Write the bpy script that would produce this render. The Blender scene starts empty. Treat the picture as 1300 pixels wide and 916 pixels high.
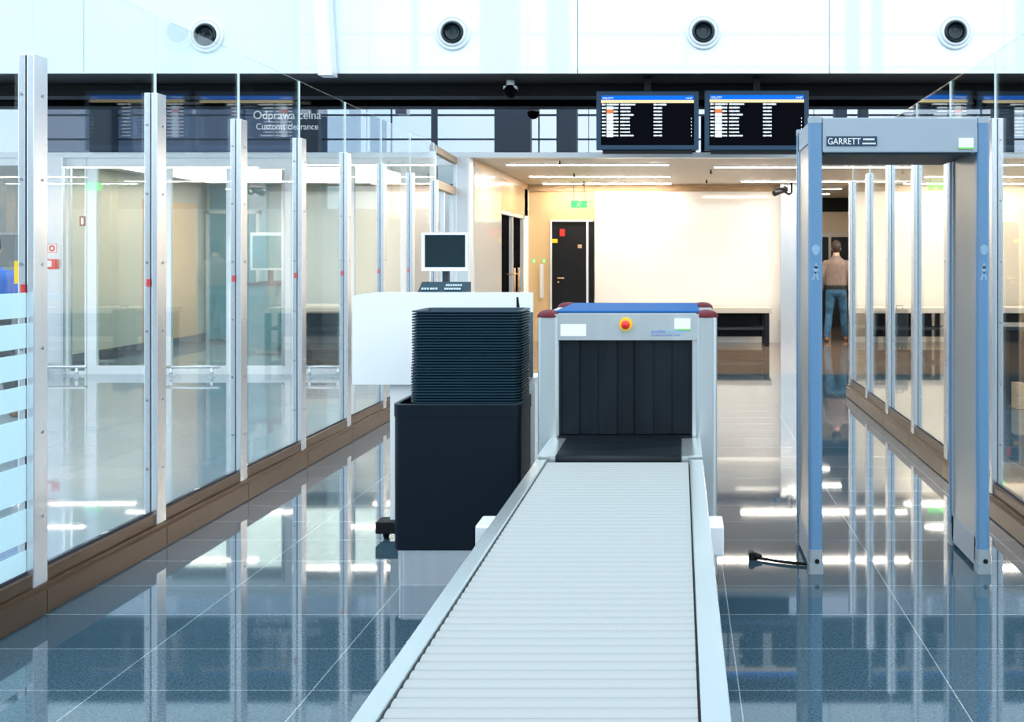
import bpy, bmesh, math, random
from mathutils import Vector, Matrix
random.seed(7)
sc = bpy.context.scene
COL = sc.collection
F, CX, CY, H = 1350.0, 864.0, 325.0, 1.54      # focal length in px, vanishing point px, eye height

def P(px, py, Z):
    return ((px - CX) / F * Z, Z, H + (CY - py) / F * Z)
def PX(px, Z): return (px - CX) / F * Z
def PZ(py, Z): return H + (CY - py) / F * Z

# ------------------------------------------------------------------ materials
MATS = {}
def newmat(name):
    m = bpy.data.materials.new(name); m.use_nodes = True
    nt = m.node_tree; nt.nodes.clear()
    out = nt.nodes.new('ShaderNodeOutputMaterial')
    MATS[name] = m
    return m, nt, out
def pbr(name, col, rough=0.5, metal=0.0, spec=0.5, noise=0.0, nscale=20, stretch=(1, 1, 1), coat=0.0, emis=None, es=0.0, bump=0.0):
    m, nt, out = newmat(name)
    b = nt.nodes.new('ShaderNodeBsdfPrincipled')
    b.inputs['Base Color'].default_value = (*col, 1)
    b.inputs['Roughness'].default_value = rough
    b.inputs['Metallic'].default_value = metal
    b.inputs['Specular IOR Level'].default_value = spec
    b.inputs['Coat Weight'].default_value = coat
    b.inputs['Coat Roughness'].default_value = 0.05
    if emis:
        b.inputs['Emission Color'].default_value = (*emis, 1); b.inputs['Emission Strength'].default_value = es
    if noise > 0 or bump > 0:
        tc = nt.nodes.new('ShaderNodeTexCoord'); mp = nt.nodes.new('ShaderNodeMapping')
        mp.inputs['Scale'].default_value = stretch
        nz = nt.nodes.new('ShaderNodeTexNoise'); nz.inputs['Scale'].default_value = nscale; nz.inputs['Detail'].default_value = 3
        nt.links.new(tc.outputs['Object'], mp.inputs['Vector']); nt.links.new(mp.outputs['Vector'], nz.inputs['Vector'])
        if noise > 0:
            cr = nt.nodes.new('ShaderNodeValToRGB')
            a, c = 1 - noise, 1 + noise
            cr.color_ramp.elements[0].position = .3; cr.color_ramp.elements[1].position = .7
            cr.color_ramp.elements[0].color = (*[min(1, v * a) for v in col], 1)
            cr.color_ramp.elements[1].color = (*[min(1, v * c) for v in col], 1)
            nt.links.new(nz.outputs['Fac'], cr.inputs['Fac']); nt.links.new(cr.outputs['Color'], b.inputs['Base Color'])
        if bump > 0:
            bp = nt.nodes.new('ShaderNodeBump'); bp.inputs['Strength'].default_value = bump; bp.inputs['Distance'].default_value = .01
            nt.links.new(nz.outputs['Fac'], bp.inputs['Height']); nt.links.new(bp.outputs['Normal'], b.inputs['Normal'])
    nt.links.new(b.outputs[0], out.inputs[0])
    return m
def emit(name, col, s):
    m, nt, out = newmat(name)
    e = nt.nodes.new('ShaderNodeEmission'); e.inputs[0].default_value = (*col, 1); e.inputs[1].default_value = s
    nt.links.new(e.outputs[0], out.inputs[0]); return m
def schlick(nt, f0, gain=1.0):
    lw = nt.nodes.new('ShaderNodeLayerWeight'); lw.inputs['Blend'].default_value = .5
    p = nt.nodes.new('ShaderNodeMath'); p.operation = 'POWER'; p.inputs[1].default_value = 5
    nt.links.new(lw.outputs['Facing'], p.inputs[0])
    m = nt.nodes.new('ShaderNodeMath'); m.operation = 'MULTIPLY_ADD'; m.inputs[1].default_value = (1 - f0) * gain; m.inputs[2].default_value = f0
    nt.links.new(p.outputs[0], m.inputs[0]); return m.outputs[0]
def glass(name, tint, f0=.04, refl=(1, 1, 1), gain=1.0):
    m, nt, out = newmat(name)
    t = nt.nodes.new('ShaderNodeBsdfTransparent'); t.inputs[0].default_value = (*tint, 1)
    g = nt.nodes.new('ShaderNodeBsdfGlossy'); g.inputs['Roughness'].default_value = 0.0; g.inputs['Color'].default_value = (*refl, 1)
    mx = nt.nodes.new('ShaderNodeMixShader')
    nt.links.new(schlick(nt, f0, gain), mx.inputs[0]); nt.links.new(t.outputs[0], mx.inputs[1]); nt.links.new(g.outputs[0], mx.inputs[2])
    nt.links.new(mx.outputs[0], out.inputs[0]); return m
def frosted(name, col, thru):
    m, nt, out = newmat(name)
    t = nt.nodes.new('ShaderNodeBsdfTransparent'); t.inputs[0].default_value = (1, 1, 1, 1)
    d = nt.nodes.new('ShaderNodeBsdfDiffuse'); d.inputs[0].default_value = (*col, 1)
    tl = nt.nodes.new('ShaderNodeBsdfTranslucent'); tl.inputs[0].default_value = (*col, 1)
    a = nt.nodes.new('ShaderNodeMixShader'); a.inputs[0].default_value = .5
    nt.links.new(d.outputs[0], a.inputs[1]); nt.links.new(tl.outputs[0], a.inputs[2])
    b = nt.nodes.new('ShaderNodeMixShader'); b.inputs[0].default_value = 1 - thru
    nt.links.new(t.outputs[0], b.inputs[1]); nt.links.new(a.outputs[0], b.inputs[2])
    nt.links.new(b.outputs[0], out.inputs[0]); return m

def floor_mat(name, c1, c2, mortar, speck=.75):
    m, nt, out = newmat(name)
    N = nt.nodes.new; L = nt.links.new
    geo = N('ShaderNodeNewGeometry')
    mp = N('ShaderNodeMapping'); mp.inputs['Location'].default_value = (-.208, -.174, 0)
    L(geo.outputs['Position'], mp.inputs['Vector'])
    br = N('ShaderNodeTexBrick'); br.offset = 0; br.squash = 1
    br.inputs['Scale'].default_value = 1; br.inputs['Mortar Size'].default_value = .0022; br.inputs['Mortar Smooth'].default_value = .1
    br.inputs['Brick Width'].default_value = .758; br.inputs['Row Height'].default_value = .40
    br.inputs['Color1'].default_value = (*c1, 1); br.inputs['Color2'].default_value = (*c2, 1)
    br.inputs['Mortar'].default_value = (*mortar, 1); br.inputs['Bias'].default_value = 0
    L(mp.outputs[0], br.inputs['Vector'])
    nz = N('ShaderNodeTexNoise'); nz.inputs['Scale'].default_value = 100; nz.inputs['Detail'].default_value = 4
    L(geo.outputs['Position'], nz.inputs['Vector'])
    cr = N('ShaderNodeValToRGB'); cr.color_ramp.elements[0].position = .32; cr.color_ramp.elements[1].position = .72
    cr.color_ramp.elements[0].color = (*[1 - .5 * speck] * 3, 1); cr.color_ramp.elements[1].color = (*[1 + .45 * speck] * 3, 1)
    L(nz.outputs['Fac'], cr.inputs['Fac'])
    mul = N('ShaderNodeMix'); mul.data_type = 'RGBA'; mul.blend_type = 'MULTIPLY'; mul.inputs[0].default_value = 1
    L(br.outputs['Color'], mul.inputs[6]); L(cr.outputs['Color'], mul.inputs[7])
    b = N('ShaderNodeBsdfPrincipled'); b.inputs['Roughness'].default_value = .034
    b.inputs['IOR'].default_value = 1.72
    L(mul.outputs[2], b.inputs['Base Color']); L(b.outputs[0], out.inputs[0])
    return m

M = dict(
    floor=floor_mat('granite_tiles', (.040, .082, .113), (.052, .100, .135), (.30, .36, .38)),
    floorlit=floor_mat('brightened_granite_tiles', (.24, .31, .36), (.27, .34, .39), (.18, .23, .26), .35),  # granite paled so the colour carries the reflected brightness left of the partition
    floorwarm=floor_mat('warm_granite_tiles', (.20, .155, .12), (.23, .18, .14), (.14, .11, .09), .5),
    steel=pbr('brushed_steel', (.76, .78, .81), .26, .82, noise=.04, nscale=30, stretch=(1, 1, .05)),
    steel_dark=pbr('gap_rubber', (.015, .02, .04), .5),
    bronze=pbr('brushed_bronze_steel', (.115, .070, .043), .28, .5, noise=.08, nscale=8, stretch=(1, .1, 1)),
    screw=pbr('screw_steel', (.35, .36, .4), .35, 1.0),
    alu=pbr('pale_aluminium', (.80, .82, .84), .35, .35),
    white=pbr('white_lacquer', (.93, .95, .96), .4),
    cream=pbr('cream_panel', (.62, .43, .22), .25, coat=.5),
    pale=pbr('pale_side_panel', (.86, .83, .75), .15, coat=.6),
    cream2=pbr('cream_wall', (.80, .70, .55), .35, coat=.3),
    whitewall=pbr('white_glass_panel', (.90, .87, .82), .05, coat=.6),
    wood=pbr('pale_wood', (.55, .36, .2), .4, noise=.2, nscale=6, stretch=(1, .1, 8)),
    ceil=pbr('ceiling_panel', (.60, .55, .48), .5),
    fascia=pbr('fascia_glass', (.77, .88, .91), .02, spec=.8, coat=1.0),
    soffit=pbr('soffit_black', (.004, .005, .006), .45, spec=.25),
    black=pbr('black_metal', (.006, .007, .009), .5, spec=.25),
    matteblack=pbr('black_door_film', (.006, .006, .007), .6, spec=0),
    orange=pbr('wall_warm_glow', (.72, .40, .16), .35),
    greywall=pbr('warm_grey_wall', (.50, .47, .38), .35),
    bluewall=pbr('pale_blue_panel', (.34, .52, .58), .4),
    darkgrey=pbr('dark_grey_panel', (.025, .035, .045), .5, spec=.3),
    slate=pbr('slate_panel', (.10, .15, .19), .5),
    cabinet=pbr('cabinet_blue_black', (.002, .0075, .0155), .45, spec=.2, noise=.1, nscale=60),
    tray=pbr('tray_plastic', (.007, .032, .052), .38, spec=.35),
    scan=pbr('scanner_steel', (.54, .585, .60), .34, .65, noise=.05, nscale=14, stretch=(1, 1, .1)),
    scanblue=pbr('scanner_blue_top', (.012, .10, .30), .6, spec=.1),
    redcap=pbr('dark_red_plastic', (.11, .005, .014), .4, spec=.25),
    red=pbr('red_plastic', (.8, .02, .02), .35),
    yellow=pbr('yellow_plastic', (.95, .6, .02), .4),
    symbol=pbr('symbol_pale_blue', (.26, .40, .55), .4),
    label=pbr('label_white', (.88, .88, .88), .5),
    green=pbr('label_green', (.2, .7, .1), .5),
    bluetext=pbr('label_blue', (.08, .25, .75), .5),
    cyantext=pbr('label_cyan', (.25, .62, .85), .5),
    curtain=pbr('lead_curtain', (.0055, .011, .016), .5, spec=.2, noise=.25, nscale=6, stretch=(1, 1, .4)),
    belt=pbr('black_belt', (.004, .008, .012), .5, spec=.2, noise=.5, nscale=9, stretch=(.3, 2, 1)),
    roller=pbr('slat_plastic', (.32, .345, .345), .5, spec=.25),
    rail=pbr('rail_steel', (.72, .78, .78), .24, .8),
    gateblue=pbr('gate_blue', (.118, .25, .42), .3),
    gategrey=pbr('gate_grey', (.33, .40, .465), .4),
    gatepanel=pbr('gate_panel', (.34, .35, .345), .3),
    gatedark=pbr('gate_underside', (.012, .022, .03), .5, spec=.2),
    gatefoot=pbr('gate_foot', (.30, .35, .39), .45),
    bezel=pbr('board_bezel', (.018, .05, .095), .4, spec=.3),
    screen=pbr('screen_black', (.0012, .0016, .0035), .4, spec=.03),
    s_white=emit('screen_white', (.8, .92, 1), .55),
    s_blue=emit('screen_blue', (.006, .13, .62), .62),
    s_cream=emit('screen_cream', (1, .86, .5), .42),
    s_orange=emit('screen_orange', (1, .26, .08), .42),
    lamp=emit('lamp_warm', (1, .88, .74), 23),
    lamp_dim=emit('lamp_soft', (1, .92, .82), 12),
    fill_glow=emit('fill_glow', (1, .95, .87), 1.9),
    exitgreen=emit('exit_green', (.05, .9, .1), 1.6),
    pane=glass('clear_glass', (.95, .975, .97), .045),
    framewhite=pbr('white_frame', (.88, .91, .93), .3, .1),
    doorglass=glass('door_glass', (.86, .95, .95), .13),
    darkglass=glass('dark_glazing', (.34, .38, .45), .43, (.86, .90, 1)),
    dimmerglass=glass('reflection_dimmer_glass', (.30, .34, .40), .05),
    tealglass=glass('teal_glazing', (.20, .34, .34), .12),
    edge=pbr('glass_edge', (.78, .88, .86), .4),
    frost=frosted('frosted_film', (.72, .88, .92), .25),
    mon=pbr('monitor_white', (.86, .88, .9), .4),
    monscr=pbr('monitor_screen', (.009, .024, .031), .35, spec=.2),
    key=pbr('key_cap', (.55, .68, .72), .5),
    kbd=pbr('keypad_blue', (.005, .032, .055), .5, spec=.2),
    teal=pbr('teal_panel', (.10, .30, .34), .5),
    tabletop=pbr('table_top', (.62, .56, .48), .35),
    signglow=pbr('lettering_added_glow', (.85, .88, .9), .5, emis=(.8, .9, 1), es=.16),  # slight glow added to plain white lettering left dim under the soffit
    hallwall=pbr('hall_wall', (.45, .48, .50), .6),
    upperwall=pbr('upper_wall', (.22, .33, .40), .5),
    column=pbr('hall_column', (.05, .065, .08), .5),
    skin=pbr('skin', (.62, .38, .28), .5),
    hair=pbr('hair_brown', (.035, .018, .012), .5),
    jacket=pbr('taupe_jacket', (.20, .145, .12), .75, noise=.15, nscale=25, bump=.3),
    hem=pbr('black_knit', (.012, .011, .012), .8),
    jeans=pbr('blue_denim', (.03, .105, .19), .8, noise=.5, nscale=9, bump=.3),
    shoe=pbr('brown_leather', (.22, .09, .03), .4),
    bluejacket=pbr('blue_jacket', (.005, .12, .5), .6),
    darkcloth=pbr('dark_cloth', (.015, .016, .022), .8),
    nozzle=pbr('nozzle_white', (.74, .80, .83), .3),
    nozzledark=pbr('nozzle_inside', (.02, .03, .035), .15, .6),
)

# ------------------------------------------------------------------ mesh builder
class MB:
    def __init__(s): s.bm = bmesh.new(); s.mi = 0
    def _new(s, fn):
        n0 = len(s.bm.faces); fn()
        s.bm.faces.ensure_lookup_table()
        for f in s.bm.faces[n0:]: f.material_index = s.mi
    def box(s, x0, x1, y0, y1, z0, z1, bev=0):
        x0, x1 = min(x0, x1), max(x0, x1); y0, y1 = min(y0, y1), max(y0, y1); z0, z1 = min(z0, z1), max(z0, z1)
        def fn():
            vs = [s.bm.verts.new(p) for p in ((x0, y0, z0), (x1, y0, z0), (x1, y1, z0), (x0, y1, z0), (x0, y0, z1), (x1, y0, z1), (x1, y1, z1), (x0, y1, z1))]
            fs = [s.bm.faces.new([vs[i] for i in q]) for q in ((0, 3, 2, 1), (4, 5, 6, 7), (0, 1, 5, 4), (1, 2, 6, 5), (2, 3, 7, 6), (3, 0, 4, 7))]
            if bev > 0:
                es = list({e for f in fs for e in f.edges})
                bmesh.ops.bevel(s.bm, geom=es, offset=bev, segments=2, affect='EDGES', profile=.6)
        s._new(fn); return s
    def poly(s, pts, d):                         # planar polygon (list of 3D) extruded by vector d
        d = Vector(d)
        def fn():
            a = [s.bm.verts.new(p) for p in pts]; b = [s.bm.verts.new(Vector(p) + d) for p in pts]
            s.bm.faces.new(a); s.bm.faces.new(list(reversed(b)))
            n = len(a)
            for i in range(n): s.bm.faces.new((a[(i + 1) % n], a[i], b[i], b[(i + 1) % n]))
        s._new(fn); return s
    def rbox(s, x0, x1, y0, y1, z0, z1, r, seg=5):   # vertical-edge rounded box
        pts = rrect((x0 + x1) / 2, (y0 + y1) / 2, x1 - x0, y1 - y0, r, seg)
        return s.poly([(x, y, z0) for x, y in pts], (0, 0, z1 - z0))
    def cyl(s, a, b, r, seg=12, r2=None, caps=True):
        a, b = Vector(a), Vector(b); d = (b - a); q = d.to_track_quat('Z', 'Y')
        r2 = r if r2 is None else r2
        def fn():
            A = [s.bm.verts.new(a + q @ Vector((r * math.cos(t), r * math.sin(t), 0))) for t in (2 * math.pi * i / seg for i in range(seg))]
            B = [s.bm.verts.new(b + q @ Vector((r2 * math.cos(t), r2 * math.sin(t), 0))) for t in (2 * math.pi * i / seg for i in range(seg))]
            for i in range(seg):
                f = s.bm.faces.new((A[i], A[(i + 1) % seg], B[(i + 1) % seg], B[i])); f.smooth = True
            if caps: s.bm.faces.new(list(reversed(A))); s.bm.faces.new(B)
        s._new(fn); return s
    def lathe(s, prof, c, axis='Z', seg=32):        # prof = [(r, h)]
        c = Vector(c)
        def pt(r, h, t):
            u, v = r * math.cos(t), r * math.sin(t)
            return c + (Vector((u, v, h)) if axis == 'Z' else Vector((u, h, v)))
        def fn():
            rings = [[s.bm.verts.new(pt(r, h, 2 * math.pi * i / seg)) for i in range(seg)] for r, h in prof]
            for k in range(len(rings) - 1):
                for i in range(seg):
                    f = s.bm.faces.new((rings[k][i], rings[k][(i + 1) % seg], rings[k + 1][(i + 1) % seg], rings[k + 1][i])); f.smooth = True
        s._new(fn); return s
    def sphere(s, c, rx, ry, rz, u=16, v=10):
        def fn():
            r = bmesh.ops.create_uvsphere(s.bm, u_segments=u, v_segments=v, radius=1)
            for w in r['verts']: w.co = Vector((w.co.x * rx + c[0], w.co.y * ry + c[1], w.co.z * rz + c[2]))
            for f in {f for w in r['verts'] for f in w.link_faces}: f.smooth = True
        s._new(fn); return s
    def tube(s, pts, r, seg=8):
        for i in range(len(pts) - 1): s.cyl(pts[i], pts[i + 1], r, seg)
        for p in pts[1:-1]: s.sphere(p, r, r, r, seg, 6)
        return s
    def build(s, name, mat, parent=None, loc=(0, 0, 0)):
        bmesh.ops.recalc_face_normals(s.bm, faces=s.bm.faces[:])
        me = bpy.data.meshes.new(name); s.bm.to_mesh(me); s.bm.free()
        for m in (mat if isinstance(mat, (list, tuple)) else [mat]): me.materials.append(M[m])
        o = bpy.data.objects.new(name, me); COL.objects.link(o); o.location = loc
        if parent: o.parent = parent
        return o
def rrect(cx, cy, w, d, r, seg=5):
    pts = []
    for (sx, sy, a0) in ((1, 1, 0), (-1, 1, 90), (-1, -1, 180), (1, -1, 270)):
        for k in range(seg + 1):
            t = math.radians(a0 + 90 * k / seg)
            pts.append((cx + sx * (w / 2 - r) + r * math.cos(t), cy + sy * (d / 2 - r) + r * math.sin(t)))
    return pts
def tag(o, label, cat, group=None):
    o['label'] = label; o['category'] = cat
    if group: o['group'] = group
    return o
def thing(name, label, cat, loc=(0, 0, 0), group=None):
    o = bpy.data.objects.new(name, None); COL.objects.link(o); o.location = loc
    o.empty_display_size = .1
    return tag(o, label, cat, group)
def struct(o): o['kind'] = 'structure'; return o
def group_empty(name):
    o = bpy.data.objects.new(name, None); COL.objects.link(o); return struct(o)
def dup(root, loc, label=None):
    r = root.copy(); COL.objects.link(r); r.location = loc
    if label: r['label'] = label
    for ch in root.children:
        c = ch.copy(); COL.objects.link(c); c.parent = r
        for g in ch.children:
            d = g.copy(); COL.objects.link(d); d.parent = c
    return r
def text(name, body, width, height, at, mat, parent=None, depth=.002, font_spacing=1.0):
    """lettering standing upright, facing -Y; at = lower-left corner"""
    cu = bpy.data.curves.new(name, 'FONT'); cu.body = body; cu.size = 1; cu.space_character = font_spacing
    to = bpy.data.objects.new('tmp_text', cu); COL.objects.link(to)
    dg = bpy.context.evaluated_depsgraph_get(); dg.update()
    me = bpy.data.meshes.new_from_object(to.evaluated_get(dg))
    bpy.data.objects.remove(to); bpy.data.curves.remove(cu)
    xs = [v.co.x for v in me.vertices]; ys = [v.co.y for v in me.vertices]
    x0, y0 = min(xs), min(ys); kx = width / (max(xs) - x0); ky = height / (max(ys) - y0)
    bm = bmesh.new(); bm.from_mesh(me); bpy.data.meshes.remove(me)
    for v in bm.verts: v.co = Vector((at[0] + (v.co.x - x0) * kx, at[1], at[2] + (v.co.y - y0) * ky))
    r = bmesh.ops.extrude_face_region(bm, geom=bm.faces[:])
    bmesh.ops.translate(bm, vec=(0, depth, 0), verts=[g for g in r['geom'] if isinstance(g, bmesh.types.BMVert)])
    mb = MB(); mb.bm.free(); mb.bm = bm
    return mb.build(name, mat, parent)

# ================================================================== SETTING
YF = 13.9                                   # glass front of the inner room
b = MB(); b.box(-2.9, 20, -14, 13.9, -.1, 0); struct(b.build('floor', 'floor'))
b = MB(); b.box(-2.9, 20, 13.9, 25, -.1, 0); struct(b.build('floor_room', 'floorwarm'))
b = MB(); b.box(-26, -2.9, -14, 25, -.1, 0); struct(b.build('floor_left', 'floorlit'))
ZC = PZ(200, YF)                            # inner-room ceiling height
b = MB(); b.box(-9.2, 8, YF + .06, 24.5, ZC + .0005, ZC + .08); struct(b.build('ceiling', 'ceil'))

# back wall of the inner room
YB = 19.0
b = MB(); b.box(-9.2, PX(990, YB), YB + .2, YB + .35, 0, ZC); b.box(PX(1087, YB), 8, YB + .2, YB + .35, 0, ZC)
b.box(-9.2, -8.95, YF, YB + .2, 0, ZC)
struct(b.build('wall_back', 'cream2'))
zt = PZ(243, YB)
b = MB()
b.box(PX(755, YB), PX(990, YB), YB, YB + .2, 0, zt)
struct(b.build('wall_panels', 'whitewall'))
b = MB(); b.box(PX(668, YB), PX(990, YB), YB + .1, YB + .2, zt + .01, ZC); struct(b.build('trim_1', 'wood'))
b = MB(); b.box(PX(990, YB), PX(1012, YB), YB - .15, YB + .5, 0, ZC); struct(b.build('trim_2', 'steel'))
# side wall of the inner room (right face of it is seen), with the white steel corner column
b = MB(); b.box(-2.9, -2.73, YF + .2, 16.2, 0, ZC - .1); struct(b.build('wall_left', 'pale'))
b = MB(); b.box(-2.90, -2.73, YF + .2, YB, ZC - .1, ZC); struct(b.build('trim_3', 'wood'))
b = MB(); b.rbox(PX(580, YF), PX(598, YF), YF - .1, YF + .2, 0, PZ(201, YF), .03); struct(b.build('trim_4', 'alu'))
b = MB(); b.box(-2.9, -2.73, 16.2, YB, 2.25, ZC - .1); struct(b.build('wall_left_head', 'cream'))

# passage on the right behind the room
YP = 23.5
b = MB(); b.box(1.9, 2.09, YB + .5, YP, 0, ZC); b.box(4.4, 4.6, YB + .35, YP, 0, ZC); b.box(1.9, 4.6, YP, YP + .1, 2.06, 2.52); struct(b.build('wall_passage', 'cream2'))
b = MB(); b.box(1.9, 4.6, YP - .02, YP + .1, 2.52, ZC); struct(b.build('wall_passage_head', 'black'))
d = group_empty('door_1')
b = MB(); b.box(2.1, 4.4, YP - .05, YP + .05, 1.96, 2.06)
for x in (2.1, 3.05, 3.26, 4.3): b.box(x, x + .06, YP - .05, YP + .05, 0, 1.96)
b.build('door_frame', 'steel', d)
b = MB(); b.box(2.16, 4.3, YP, YP + .03, .0, 1.96); b.build('door_panel', 'darkgrey', d)

# dark door at the back left of the room + its beige surround
d = group_empty('door_2')
x0, x1 = PX(700, YB), PX(753, YB); zd = PZ(281, YB)
b = MB(); b.box(x0, x1 - .09, YB + .1, YB + .17, 0, zd); b.build('door_leaf', 'black', d)
b = MB(); b.box(x1 - .13, x1 - .09, YB + .07, YB + .19, 0, zd); b.box(x0 - .03, x0, YB + .06, YB + .19, 0, zd); b.box(x0 - .03, x1, YB + .06, YB + .19, zd, zd + .03); b.build('door_frame', 'alu', d)
b = MB(); b.box(x1 - .09, x1, YB + .1, YB + .17, 0, zd); b.build('side_panel', 'black', d)
b = MB(); p = P(708, 353, YB); b.tube([(p[0], YB + .1, p[2]), (p[0], YB + .03, p[2]), (p[0] + .11, YB + .03, p[2])], .012)
b.sphere((p[0], YB + .09, p[2] - .07), .018, .015, .018); b.build('door_handle', 'wood', d)
b = MB(); b.box(PX(669, YB), x0 - .03, YB + .08, YB + .2, 0, zt); b.box(x0 - .03, PX(755, YB), YB + .08, YB + .2, zd + .03, zt)
struct(b.build('wall_surround', 'cream'))
for (px, py, w, h, m, nm, lb, cat) in ((713, 295, 6, 9, 'red', 'notice', 'small red notice high on the dark door at the back', 'sign'),
                            (703.5, 305.5, 7, 5, 'yellow', 'sticker', 'yellow sticker on left edge of the dark back door', 'sticker'),
                            (735.5, 312.5, 5, 4.5, 'wood', 'sticker', 'orange sticker in the middle of the dark back door', 'sticker')):
    c = P(px, py, YB); k = YB / F
    b = MB(); b.box(c[0] - w * k / 2, c[0] + w * k / 2, YB + .09, YB + .1, c[2] - h * k / 2, c[2] + h * k / 2)
    tag(b.build(nm, m), lb, cat)
b = MB(); c = P(687.5, 335, YB); b.box(c[0] - .03, c[0] + .03, YB, YB + .03, PZ(378, YB), c[2]); b.box(c[0] - .02, c[0] + .02, YB + .02, YB + .08, c[2] - .08, c[2] - .04); b.box(c[0] - .02, c[0] + .02, YB + .02, YB + .08, PZ(378, YB) + .04, PZ(378, YB) + .08)
tag(b.build('pull_handle', 'alu'), 'long white vertical pull handle on the beige wall beside the back door', 'handle')

for px, lb in ((677, 'small green square sticker left of the beige wall pull handle'), (690, 'small green square sticker just right of the beige wall pull handle')):
    c = P(px, 331, YB); b = MB(); b.box(c[0] - .03, c[0] + .03, YB + .07, YB + .08, c[2] - .04, c[2] + .04); st_ = tag(b.build('sticker', 'green'), lb, 'sticker')
    b = MB(); b.box(c[0] - .012, c[0] + .012, YB + .066, YB + .071, c[2] - .022, c[2] + .022); b.build('white_symbol', 'label', st_)
# glass double door in the side wall
d = group_empty('door_3')
b = MB()
for y in (16.2, 17.35, 18.55): b.box(-2.86, -2.74, y, y + .07, 0, 2.25)
b.box(-2.86, -2.74, 16.2, 18.9, 2.19, 2.25); b.build('door_frame', 'alu', d)
b = MB(); b.box(-2.82, -2.8, 16.27, 18.55, 0, 2.19); b.build('glass_leaf', 'matteblack', d)
for y in (17.15, 17.6):
    b = MB(); b.cyl((-2.68, y, .8), (-2.68, y, 1.35), .018); b.cyl((-2.68, y, .9), (-2.8, y, .9), .012); b.cyl((-2.68, y, 1.25), (-2.8, y, 1.25), .012); b.build('door_handle', 'wood', d)
b = MB(); b.box(-2.9, -2.73, 18.62, YB + .1, 0, ZC - .1); struct(b.build('trim_5', 'white'))
b = MB(); b.box(-4.2, -4.1, 16.0, 19.1, 0, ZC); struct(b.build('wall_side_store', 'black'))

# left inner room seen through the glass doors
b = MB(); b.box(-8.7, -8.55, YF + .15, YB + .2, 0, ZC); struct(b.build('wall_left_room', 'greywall'))
b = MB(); b.box(-8.55, -8.52, 16.9, 18.7, .16, 2.45); struct(b.build('wall_glow_patch', 'orange'))  # warm lamplight on the room wall, put into an orange sheet
b = MB(); b.box(-8.5, -6.15, YB + .19, YB + .198, 0, ZC); struct(b.build('trim_10', 'bluewall'))
b = MB(); b.box(-8.55, -8.53, YF + .2, YB + .2, 0, .16); struct(b.build('baseboard_left', 'darkgrey'))
d = group_empty('window_back')
b = MB(); b.box(-8.5, -7.6, YB + .12, YB + .19, .05, 2.3); b.build('window_pane', 'teal', d)
b = MB()
for x in (-8.52, -8.05, -7.62): b.box(x, x + .06, YB + .08, YB + .19, 0, 2.36)
b.box(-8.52, -7.56, YB + .08, YB + .19, 2.3, 2.36); b.build('window_frame', 'alu', d)

# ---- transom and dark glazing band
zg0, zg1 = PZ(194, YF), PZ(121, YF)
b = MB(); b.box(-26, 16, YF - .07, YF + .08, ZC - .005, zg0, .004); struct(b.build('trim_6', 'framewhite'))
edges = [-26, -15.5, -12.6, -9.7, -6.96, -4.10, -1.20, 1.74, 4.6, 7.5, 16]
for i in range(len(edges) - 1):
    b = MB(); b.box(edges[i] + .004, edges[i + 1] - .004, YF, YF + .02, zg0, zg1 + .08); struct(b.build('window_%d' % (i + 1), 'darkglass'))
b = MB(); b.box(-26, 16, 16.2, 16.3, ZC + .08, 4.2); struct(b.build('wall_plenum', 'black'))
b = MB(); b.box(-26, -9.2, YF + 2, YF + 2.1, 0, 2.9); struct(b.build('wall_far_left', 'teal'))
# ---- soffit, black beam, fascia
YS = 12.4; zs = PZ(93, YS)
b = MB(); b.box(-26, 16, YS + .05, 16.2, zs + .005, zs + .06); struct(b.build('ceiling_soffit', 'soffit'))
b = MB(); b.box(-26, 16, 13.3, 13.6, PZ(122, 13.3), zs + .005); struct(b.build('trim_7', 'soffit'))
fe = [-26, -15.5, -12.6, -9.82, -6.96, -4.10, -1.20, 1.736, 4.63, 7.5, 16]
fa = group_empty('wall_fascia')
for i in range(len(fe) - 1):
    b = MB(); b.box(fe[i] + .005, fe[i + 1] - .005, YS, YS + .05, zs, 4.75); b.build('glass_panel', 'fascia', fa)
b = MB(); b.box(-26, 16, YS + .02, YS + .3, 4.75, 8.0); struct(b.build('wall_upper', 'upperwall'))
b = MB(); b.box(-26, 16, YS + .05, YS + .3, zs + .06, 4.75); struct(b.build('wall_upper_core', 'white'))

# ---- left glass front (doors, sidelights, steel column) at YF
zk = ZC - .005
def frame(px0, px1, name, par, w=.09, bottom=.10, top=.10, gl='doorglass', ztop=zk):
    x0, x1 = PX(px0, YF), PX(px1, YF)
    b = MB(); b.box(x0, x0 + w, YF - .03, YF + .03, 0, ztop); b.box(x1 - w, x1, YF - .03, YF + .03, 0, ztop)
    b.box(x0 + w, x1 - w, YF - .03, YF + .03, ztop - top, ztop)
    if bottom: b.box(x0 + w, x1 - w, YF - .03, YF + .03, 0, bottom)
    b.build(name, 'framewhite', par)
    b = MB(); b.box(x0 + w, x1 - w, YF - .008, YF + .008, bottom, ztop - top); b.build('glass_leaf', gl, par)
b = MB(); b.rbox(PX(57, YF), PX(86, YF), YF - .12, YF + .12, 0, zk, .02); struct(b.build('trim_8', 'steel'))
d = group_empty('window_11'); frame(86, 111, 'window_frame', d, w=.02, bottom=.04, top=.12)
d = group_empty('door_4'); frame(112, 206, 'door_leaf', d, w=.12, bottom=.11, top=.14); frame(206.5, 300, 'door_leaf', d, w=.12, bottom=.11, top=.14)
d = group_empty('door_5'); frame(300.5, 370, 'door_leaf', d, w=.08, bottom=.11, top=.14); frame(370.5, 446, 'door_leaf', d, w=.12, bottom=.11, top=.12)
x = PX(364, YF)
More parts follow.
